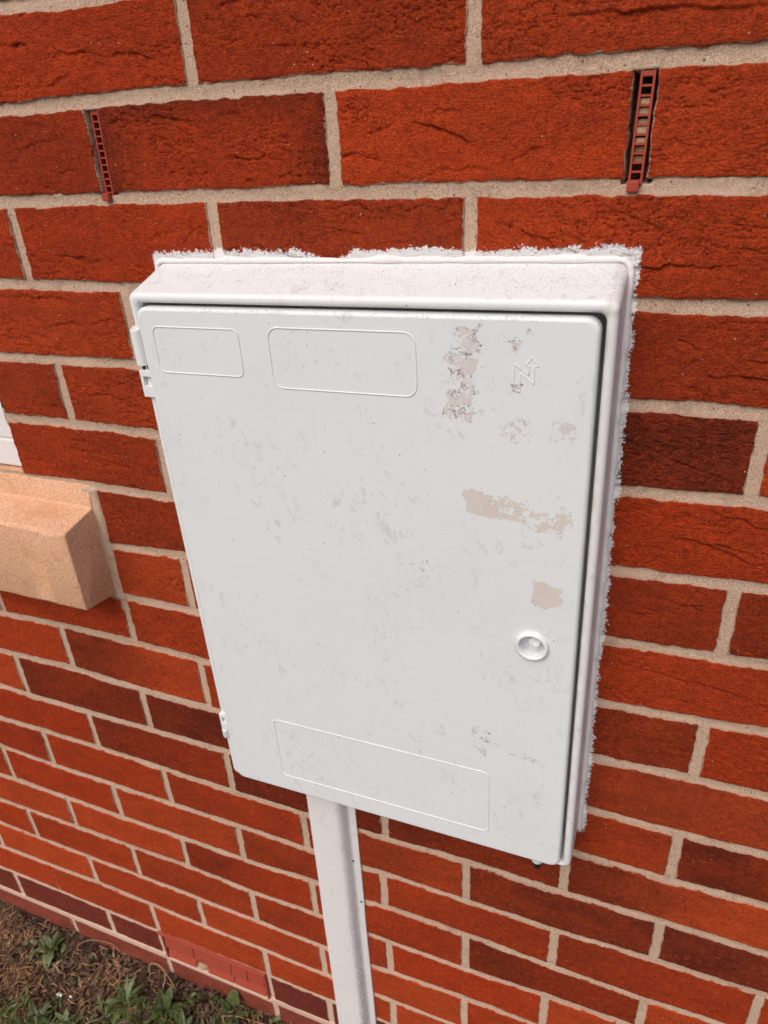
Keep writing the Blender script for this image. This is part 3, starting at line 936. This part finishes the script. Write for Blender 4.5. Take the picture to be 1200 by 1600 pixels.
# black cable gland poking out under the cabinet
bm = bmesh.new()
for (r_, z0, z1) in ((5.2, -286.4, -290.5),):
    pass
def cyl(bm, x, y, prof, n=24):
    rr = [[bm.verts.new(mm((x + r_ * math.cos(2 * math.pi * i / n), y + r_ * math.sin(2 * math.pi * i / n), z_))) for i in range(n)] for r_, z_ in prof]
    for a, b in zip(rr, rr[1:]): bridge(bm, a, b)
    bm.faces.new(rr[0]); bm.faces.new(rr[-1])
cyl(bm, 168, -40, [(4.6, -286), (4.9, -307), (4.4, -310), (2.8, -311.4)])
cg = obj('cable_gland', bm, M['black'], mb, auto=50)
cg['label'] = 'black rubber plug under the lower right corner'
bm = bmesh.new()
cyl(bm, 168, -40, [(6.2, -286.2), (6.6, -299), (6.0, -300.5), (4.9, -300.8)])
obj('gland_collar', bm, M['white'], mb, auto=50)

# ------------------------------------------------------------------ cable cover below the box
cc = empty('cable_cover', P(-178, 0, -1478))
tag(cc, 'white plastic cable channel running down the brick wall from under the meter cabinet', 'cable cover')
prof = [(-34, 1), (-34, -2.2), (-28, -2.4), (-26.6, -4), (-26, -12), (-24.8, -15), (-22, -16.4), (-14, -16.8), (8, -17.0), (13, -16.8), (16.4, -15.9), (19.2, -14), (21.4, -11.2), (23, -8), (24.2, -5), (25.4, -3.3), (27.2, -2.6), (34.0, -2.4), (34.6, -2.0), (34.6, 1)]
bm = bmesh.new()
loops = []
for i in range(41):
    z = -8 + (1478 - 793.6 + 8) * i / 40
    w_ = fbm(z / 160, 1, 850, 2).item() * .8
    loops.append([bm.verts.new(mm((x + w_, y, z))) for x, y in prof])
for a, b in zip(loops, loops[1:]): bridge(bm, a, b)
bm.faces.new(loops[-1])
obj('channel', bm, M['cover'], cc, auto=40)
for (x, z) in ((25.5, 515), (31, 430)):
    bm = bmesh.new()
    bmesh.ops.create_icosphere(bm, subdivisions=2, radius=.0013, matrix=Matrix.Translation(mm((x, -3.6 if x > 28 else -4.4, z))))
    obj('fixing_hole', bm, M['black'], cc, smooth=True)

# ------------------------------------------------------------------ weep vents
for (xv, wd, lab, cellfill) in ((114.8, 4.6, 'terracotta plastic weep vent with grit filled cells, right of the cabinet top', {3, 4, 5, 6, 7, 8, 9}), (-329.6, 4.2, 'narrow terracotta weep vent with empty dark cells above the cabinet top left', set())):
    t = empty('weep_vent', P(xv, 0, -148)); tag(t, lab, 'weep vent')
    lean = -1.3
    def sh(bm):
        for v in bm.verts: v.co.x += lean / 1000 * (1 - v.co.z * 1000 / 66)
    yo = 0.6 if cellfill else 3.0
    bm = bmesh.new()
    box(bm, -wd, -wd + 1.5, yo, yo + 24, 1, 67, .25)
    box(bm, wd - 1.5, wd, yo, yo + 24, 1, 67, .25)
    box(bm, -wd + 1.45, wd - 1.45, yo + .2, yo + 24, 64, 66.8, .2)
    sh(bm); obj('vent_rails', bm, M['terracotta'], t)
    bm = bmesh.new()
    nc = 11
    for i in range(nc + 1):
        z = 3.2 + i * 5.55
        box(bm, -wd + 1.45, wd - 1.45, yo + .5, yo + 20, z - .65, z + .65, .15)
    sh(bm); obj('vent_slats', bm, M['terracotta'], t)
    bm = bmesh.new()
    box(bm, -wd - .3, wd - 1.6, -2.8, yo + 4, -3.2, 3.4, .7)
    sh(bm); obj('drip_lip', bm, M['terracotta'], t)
    if cellfill:
        bm = bmesh.new()
        rr = random.Random(3)
        for i in cellfill:
            i = nc - i
            z = 3.9 + i * 5.55
            box(bm, -wd + 1.5, wd - 1.5, yo + rr.uniform(1.2, 4.5), yo + 20, z, z + rr.uniform(2.6, 4.2), .4)
        sh(bm); obj('grit_fill', bm, M['grit'], t)
        gt = t

# ------------------------------------------------------------------ air brick at the foot of the wall
ab_ = empty('air_brick', P(-451, 0, -1424)); tag(ab_, 'faded red plastic air brick with broken louvres at the foot of the wall', 'air brick')
OX, OZ = -451, -1424
def ff(bm, x0, x1, y0, y1, z0, z1, bev=.6): box(bm, x0 - OX, x1 - OX, y0, y1, z0 - OZ, z1 - OZ, bev)
bm = bmesh.new()
ff(bm, -559, -343.5, 10, 30, -1424.5, -1354.2)
ff(bm, -559, -556, -1.5, 9.8, -1424, -1354.5)
ff(bm, -349.5, -346, -1.5, 9.8, -1424, -1354.5)
ff(bm, -565, -346, -3, 4, -1355, -1351.5)
obj('vent_body', bm, M['pink'], ab_)
for (x0, x1, yb, zb, zt) in ((-554.5, -494.4, -2.6, -1391, -1357), (-492.8, -416.5, -3.0, -1395, -1356.5), (-415, -384.5, -3.6, -1393, -1357), (-384, -352, -1.8, -1394, -1361)):
    bm = bmesh.new()
    ff(bm, x0, x1, 0, 2.4, zb, zt, .5)
    for v in bm.verts: v.co.y += (yb / 1000) * (1 - (v.co.z * 1000 + OZ - zb) / (zt - zb)) + .0015
    obj('louvre', bm, M['pink'], ab_)
for (x0, x1) in ((-554.5, -495), (-470, -416), (-414.5, -352)):
    bm = bmesh.new(); ff(bm, x0, x1, 3.5, 6.5, -1419, -1401, .5)
    for v in bm.verts: v.co.y -= (.005) * (1 - (v.co.z * 1000 + OZ + 1419) / 18)
    obj('louvre', bm, M['pink'], ab_)
bm = bmesh.new()
bmesh.ops.create_icosphere(bm, subdivisions=3, radius=.009, matrix=Matrix.Translation(mm((-481 - OX, 4, -1411 - OZ))) @ Matrix.Diagonal((1.15, .8, .95, 1)))
for v in bm.verts: v.co += v.co.normalized() * .0012 * fbm(v.co.x * 400, v.co.z * 400, 5, 2).item()
obj('mortar_lump', bm, M['grit'], ab_, smooth=True)

# ------------------------------------------------------------------ ground
gx = np.unique(np.concatenate([np.array([-90000, -40000, -15000, -6000, -3500, -2400]), np.arange(-1900, 500, 7.0), np.array([700, 1100, 2500, 6000, 15000, 40000, 90000])]))
gy = np.unique(np.concatenate([np.array([-90000, -40000, -15000, -6000, -3000, -1500, -1000]), np.arange(-700, 41, 7.0), np.array([200, 1500, 8000, 30000, 90000])]))
U, Vv = np.meshgrid(gx, gy)
near = np.clip(1 - np.maximum(np.abs(U + 600) - 1100, 0) / 600, 0, 1)
Zg = -1485 + near * (7 * fbm(U / 70, Vv / 70, 900, 2) + 4.5 * fbm(U / 18, Vv / 18, 901, 3)) + 5 * np.exp(-np.abs(Vv) / 40)


def gh(x, y): return (-1485 + 7 * fbm(x / 70, y / 70, 900, 2) + 4.5 * fbm(x / 18, y / 18, 901, 3) + 5 * np.exp(-np.abs(y) / 40))


i = np.arange(U.size).reshape(U.shape)
Fm = np.stack([i[:-1, :-1], i[:-1, 1:], i[1:, 1:], i[1:, :-1]], -1).reshape(-1, 4)
gr = mesh_np('ground', toM(np.stack([U, Vv, Zg], -1).reshape(-1, 3)), Fm, M['soil'])
tag(gr, 'dark bare soil strewn with dead straw at the foot of the wall', 'ground', kind='structure')


def blades(name, N, mat, label, cat, xr_, yr_, lenr, wr, lift, curl, dens_fn, seed, ysq=True):
    r = np.random.default_rng(seed)
    x = r.uniform(*xr_, N * 3); y = r.uniform(*yr_, N * 3)
    keep = r.random(N * 3) < dens_fn(x, y); x = x[keep][:N]; y = y[keep][:N]; N = len(x)
    a = r.uniform(0, 2 * np.pi, N); ln = r.uniform(*lenr, N); w = r.uniform(*wr, N)
    el = np.abs(r.normal(lift[0], lift[1], N)); cu = r.normal(0, curl, N); dr = r.uniform(.4, 1.4, N)
    z0 = gh(x, y) + r.uniform(-1, 5, N)
    K = 6
    t = np.linspace(0, 1, K)[None, :]
    ang = a[:, None] + cu[:, None] * t
    e = el[:, None] - dr[:, None] * t * (.5 + el[:, None] * .6)
    dxs = np.cos(ang) * np.cos(e); dys = np.sin(ang) * np.cos(e); dzs = np.sin(e)
    st = (ln / (K - 1))[:, None]
    px = x[:, None] + np.cumsum(dxs * st, 1) - dxs * st; py = y[:, None] + np.cumsum(dys * st, 1) - dys * st; pz = z0[:, None] + np.cumsum(dzs * st, 1) - dzs * st
    py = np.minimum(py, -1.5)
    pz = np.maximum(pz, gh(px, py) + .5)
    wd = w[:, None] * np.clip(np.sin(np.pi * (t * .9 + .09)) ** .7, .05, 1) / 2
    tw = r.uniform(-1, 1, N)[:, None] * t
    sx = -np.sin(ang) * wd; sy = np.cos(ang) * wd; sz = wd * np.sin(tw * 2) * .8
    A = np.stack([px - sx, py - sy, pz - sz], -1); B = np.stack([px + sx, py + sy, pz + sz], -1)
    V = np.stack([A, B], 2).reshape(-1, 3)
    b0 = (np.arange(N) * K * 2)[:, None] + (np.arange(K - 1) * 2)[None, :]
    F = np.stack([b0, b0 + 1, b0 + 3, b0 + 2], -1).reshape(-1, 4)
    o = mesh_np(name, toM(V), F, mat)
    tag(o, label, cat, kind='stuff'); return o


def patch(x, y, c, s):
    d = np.zeros_like(x)
    for (cx, cy, sx, sy, k) in c: d = np.maximum(d, k * np.exp(-((x - cx) / sx) ** 2 - ((y - cy) / sy) ** 2))
    return d


straw_d = lambda x, y: np.clip(patch(x, y, [(-850, -120, 70, 50, 1), (-665, -58, 55, 32, 1), (-930, -60, 60, 30, .7), (-580, -30, 45, 20, .35), (-430, -22, 60, 22, .5), (-350, -20, 60, 20, .6)], 0) + .10 + np.where(y < -190, .35, 0), 0, 1)
blades('dry_straw', 15000, M['straw'], 'matted dry brown straw and dead grass lying over the soil', 'dead grass', (-1500, 200), (-520, -2), (8, 26), (.5, 1.3), (.3, .35), .7, straw_d, 11)
lit_d = lambda x, y: np.clip(.55 - .3 * straw_d(x, y), 0, 1)
blades('leaf_litter', 9000, M['litter'], 'dark brown rotting leaf litter and twigs against the wall foot', 'leaf litter', (-1500, 200), (-420, -2), (6, 22), (1.2, 6.5), (.2, .3), 1.0, lit_d, 12)
gr_d = lambda x, y: np.clip(patch(x, y, [(-790, -175, 60, 40, 1), (-700, -150, 60, 30, .8), (-610, -95, 50, 25, .8), (-500, -75, 60, 22, .8)], 0) + np.where(y < -170, .7, .02), 0, 1)
blades('short_grass', 14000, M['grass'], 'short dull green grass in the lower left corner', 'grass', (-1500, 200), (-620, -4), (10, 30), (1.2, 2.6), (.75, .35), .7, gr_d, 13)

gl_d = lambda x, y: np.clip(patch(x, y, [(-800, -170, 80, 40, 1), (-700, -150, 70, 32, .9), (-810, -45, 45, 28, .9), (-600, -85, 70, 35, 1), (-500, -65, 70, 35, 1), (-420, -25, 50, 20, .8), (-340, -12, 40, 12, .5)], 0) + np.where(y < -170, .6, .0), 0, 1)
blades('ground_leaves', 7500, M['leaf'], 'small dull green weed leaves spread low over the soil below the wall', 'ground cover', (-1500, 200), (-560, -4), (9, 24), (3.2, 7.5), (.55, .35), .5, gl_d, 14)

# ------------------------------------------------------------------ weeds
def leaf(bm, base, az, el, ln, wd, droop=.8, fold=.25, shape='lance', stalk=.0, K=9, twist=0.0):
    p = Vector(base); a = az; e = el
    rows = []
    for i in range(K + 1):
        t = i / K
        if shape == 'lance': w = math.sin(math.pi * min(1, t * .93 + .07)) ** .8 * (1 if t < .5 else 1)
        elif shape == 'round': w = math.sin(math.pi * (.04 + .93 * t)) ** .5
        else: w = math.sin(math.pi * (.06 + .92 * t ** .75)) ** .7
        w = max(.04, w)
        if t < stalk: w = .09
        w *= wd / 2
        d = Vector((math.cos(a) * math.cos(e), math.sin(a) * math.cos(e), math.sin(e)))
        side = Vector((-math.sin(a), math.cos(a), 0))
        up = side.cross(d).normalized() * -1
        if up.z < 0: up = -up
        side = (side * math.cos(twist) + up * math.sin(twist))
        rip = .06 * wd * math.sin(i * 2.1 + az * 5)
        rows.append([bm.verts.new(p + side * w + up * (w * fold + rip)), bm.verts.new(p + side * w * .5 + up * (w * fold * .35)), bm.verts.new(p), bm.verts.new(p - side * w * .5 + up * (w * fold * .35)), bm.verts.new(p - side * w + up * (w * fold - rip))])
        p = p + d * (ln / K)
        e -= droop / K * (.5 + t)
    for r0, r1 in zip(rows, rows[1:]):
        for j in range(4): bm.faces.new((r0[j], r0[j + 1], r1[j + 1], r1[j]))


def weed(name, x, y, label, leaves, mat, mat2=None, h0=2):
    z = float(gh(np.float64(x), np.float64(y))) + h0
    t = empty(name, P(x, y, z)); tag(t, label, 'weed')
    for j, (az, el, ln, wd, dr, shp, st, mm_) in enumerate(leaves):
        bm = bmesh.new()
        leaf(bm, (0.002 * math.cos(math.radians(az)), 0.002 * math.sin(math.radians(az)), .001), math.radians(az), math.radians(el), ln / 1000, wd / 1000, dr, .3, shp, st)
        o = obj('leaf', bm, M[mm_], t, smooth=True)
        so = o.modifiers.new('s', 'SOLIDIFY'); so.thickness = .0004
    return t


r2 = random.Random(21)
def rosette(n, l0, l1, w0, w1, shp, mats, e0=20, e1=65, st=.0, a0=0):
    return [(a0 + 360 * i / n + r2.uniform(-18, 18), r2.uniform(e0, e1), r2.uniform(l0, l1), r2.uniform(w0, w1), r2.uniform(.5, 1.5), shp, st, r2.choice(mats)) for i in range(n)]


weed('weed', -812, -42, 'leafy green weed with one round pale leaf beside the dull bricks', rosette(11, 22, 42, 6, 11, 'lance', ['leaf', 'leaf', 'palleaf'], 15, 70) + [(165, 30, 30, 17, .3, 'round', .4, 'palleaf'), (-60, 20, 40, 20, .9, 'ovate', .25, 'palleaf'), (-95, 10, 34, 11, .7, 'ovate', .2, 'palleaf')], None)
weed('weed', -610, -72, 'bushy green rosette weed with many narrow leaves in front of the straw', rosette(15, 24, 48, 6, 11, 'lance', ['leaf', 'leaf', 'grass', 'palleaf'], 15, 60), None)
weed('weed', -535, -58, 'dark broad leaved weed with upright pointed leaves below the air brick', [(80, 62, 44, 20, .4, 'ovate', .1, 'leaf'), (20, 35, 46, 15, 1.0, 'ovate', .1, 'leaf'), (140, 30, 40, 13, 1.0, 'ovate', .1, 'leaf'), (-60, 25, 42, 14, .9, 'ovate', .1, 'leaf'), (-120, 25, 40, 12, 1.0, 'lance', 0, 'leaf'), (0, 15, 50, 13, .7, 'lance', 0, 'leaf'), (200, 20, 38, 13, .8, 'lance', 0, 'leaf')], None)
weed('weed', -415, -22, 'small weed holding one square green leaf up against the air brick', [(100, 68, 44, 25, .25, 'round', .42, 'leaf'), (170, 50, 34, 13, .8, 'lance', .3, 'leaf'), (200, 30, 30, 10, .8, 'lance', .1, 'leaf'), (-80, 25, 28, 9, .8, 'lance', 0, 'leaf'), (20, 20, 30, 10, .8, 'ovate', .1, 'leaf')], None)
weed('weed', -470, -20, 'small dull green weed with thin drooping leaves against the wall foot', rosette(8, 18, 34, 5, 9, 'lance', ['leaf', 'litter'], 30, 70), None)
weed('weed', -745, -150, 'low spreading weed in the bottom left corner of the lawn edge', rosette(13, 22, 40, 7, 13, 'ovate', ['leaf', 'leaf', 'grass'], 10, 50), None)
weed('weed', -690, -135, 'flat green weed with short blunt leaves at the bottom edge', rosette(10, 18, 32, 6, 10, 'ovate', ['leaf', 'palleaf'], 10, 50), None)
weed('weed', -480, -78, 'dark green weed with long blunt leaves at the bottom edge below the air brick', rosette(9, 26, 44, 8, 14, 'ovate', ['leaf'], 15, 55), None)
weed('weed', -665, -88, 'withered grey brown plant with two limp leaves on bare soil', [(100, 35, 26, 15, .8, 'ovate', .1, 'litter'), (60, 30, 26, 9, .8, 'ovate', .1, 'litter'), (140, 20, 22, 8, .8, 'ovate', .1, 'litter')], None)
weed('weed', -845, -170, 'tuft of ragged green leaves in the far lower left corner', rosette(12, 22, 42, 6, 12, 'lance', ['leaf', 'grass'], 15, 60), None)

# looping dead root and loose stems
def stem(name, pts, rad, mat, label, cat):
    x0, y0, z0 = pts[0]
    bm = bmesh.new()
    P_ = [Vector(p) for p in pts]
    out = []
    for i in range(len(P_) - 1):
        a = P_[max(i - 1, 0)]; b = P_[i]; c = P_[i + 1]; d = P_[min(i + 2, len(P_) - 1)]
        for s in range(6):
            t = s / 6
            out.append(0.5 * ((2 * b) + (-a + c) * t + (2 * a - 5 * b + 4 * c - d) * t * t + (-a + 3 * b - 3 * c + d) * t ** 3))
    out.append(P_[-1])
    out = [(v - Vector(pts[0])) / 1000 for v in out]
    rr = [rad / 1000 * (1.15 - .6 * i / len(out)) for i in range(len(out))]
    tube(bm, out, rr, 7)
    o = obj(name, bm, mat, None, smooth=True); o.location = P(*pts[0]); tag(o, label, cat)
    return o


stem('dead_root', [(-602, -14, -1482), (-606, -8, -1470), (-598, -6, -1459), (-582, -6, -1455), (-566, -10, -1462), (-550, -16, -1474), (-534, -24, -1486)], 1.7, M['root'], 'looping pale brown dead root left of the air brick', 'root')
stem('dead_root', [(-566, -11, -1463), (-562, -20, -1470), (-561, -30, -1477), (-556, -37, -1482), (-548, -42, -1484)], 1.3, M['root'], 'short forked piece of root hanging from the looping root', 'root')
stem('dry_twig', [(-770, -18, -1480), (-745, -12, -1461), (-715, -8, -1452), (-690, -5, -1454), (-672, -8, -1462)], 1.0, M['root'], 'dry yellow stem arching against the bottom course of bricks', 'dead stem')
stem('dry_twig', [(-430, -30, -1478), (-405, -24, -1474), (-380, -20, -1477), (-350, -18, -1474), (-330, -12, -1480)], 1.3, M['root'], 'pale dead stem lying at the bottom edge near the cable channel', 'dead stem')

for (x, y, s, lb) in ((-736, -104, 4.2, 'bright white stone chip lying on dark soil'), (-549, -50, 2.2, 'tiny white stone chip among the weeds below the air brick'), (-712, -100, 2.6, 'small dull white stone chip beside the withered leaves'), (-700, -150, 3.2, 'cream pebble near the bottom edge of the lawn')):
    bm = bmesh.new()
    bmesh.ops.create_icosphere(bm, subdivisions=3, radius=s / 1000, matrix=Matrix.Diagonal((1.3, .8, .6, 1)))
    for v in bm.verts: v.co *= 1 + .35 * fbm(v.co.x * 350 + s, v.co.y * 350 + v.co.z * 200, 7, 2).item()
    o = obj('stone_chip', bm, M['pebble'], None, smooth=True)
    o.location = P(x, y, float(gh(np.float64(x), np.float64(y))) + 6); tag(o, lb, 'stone')
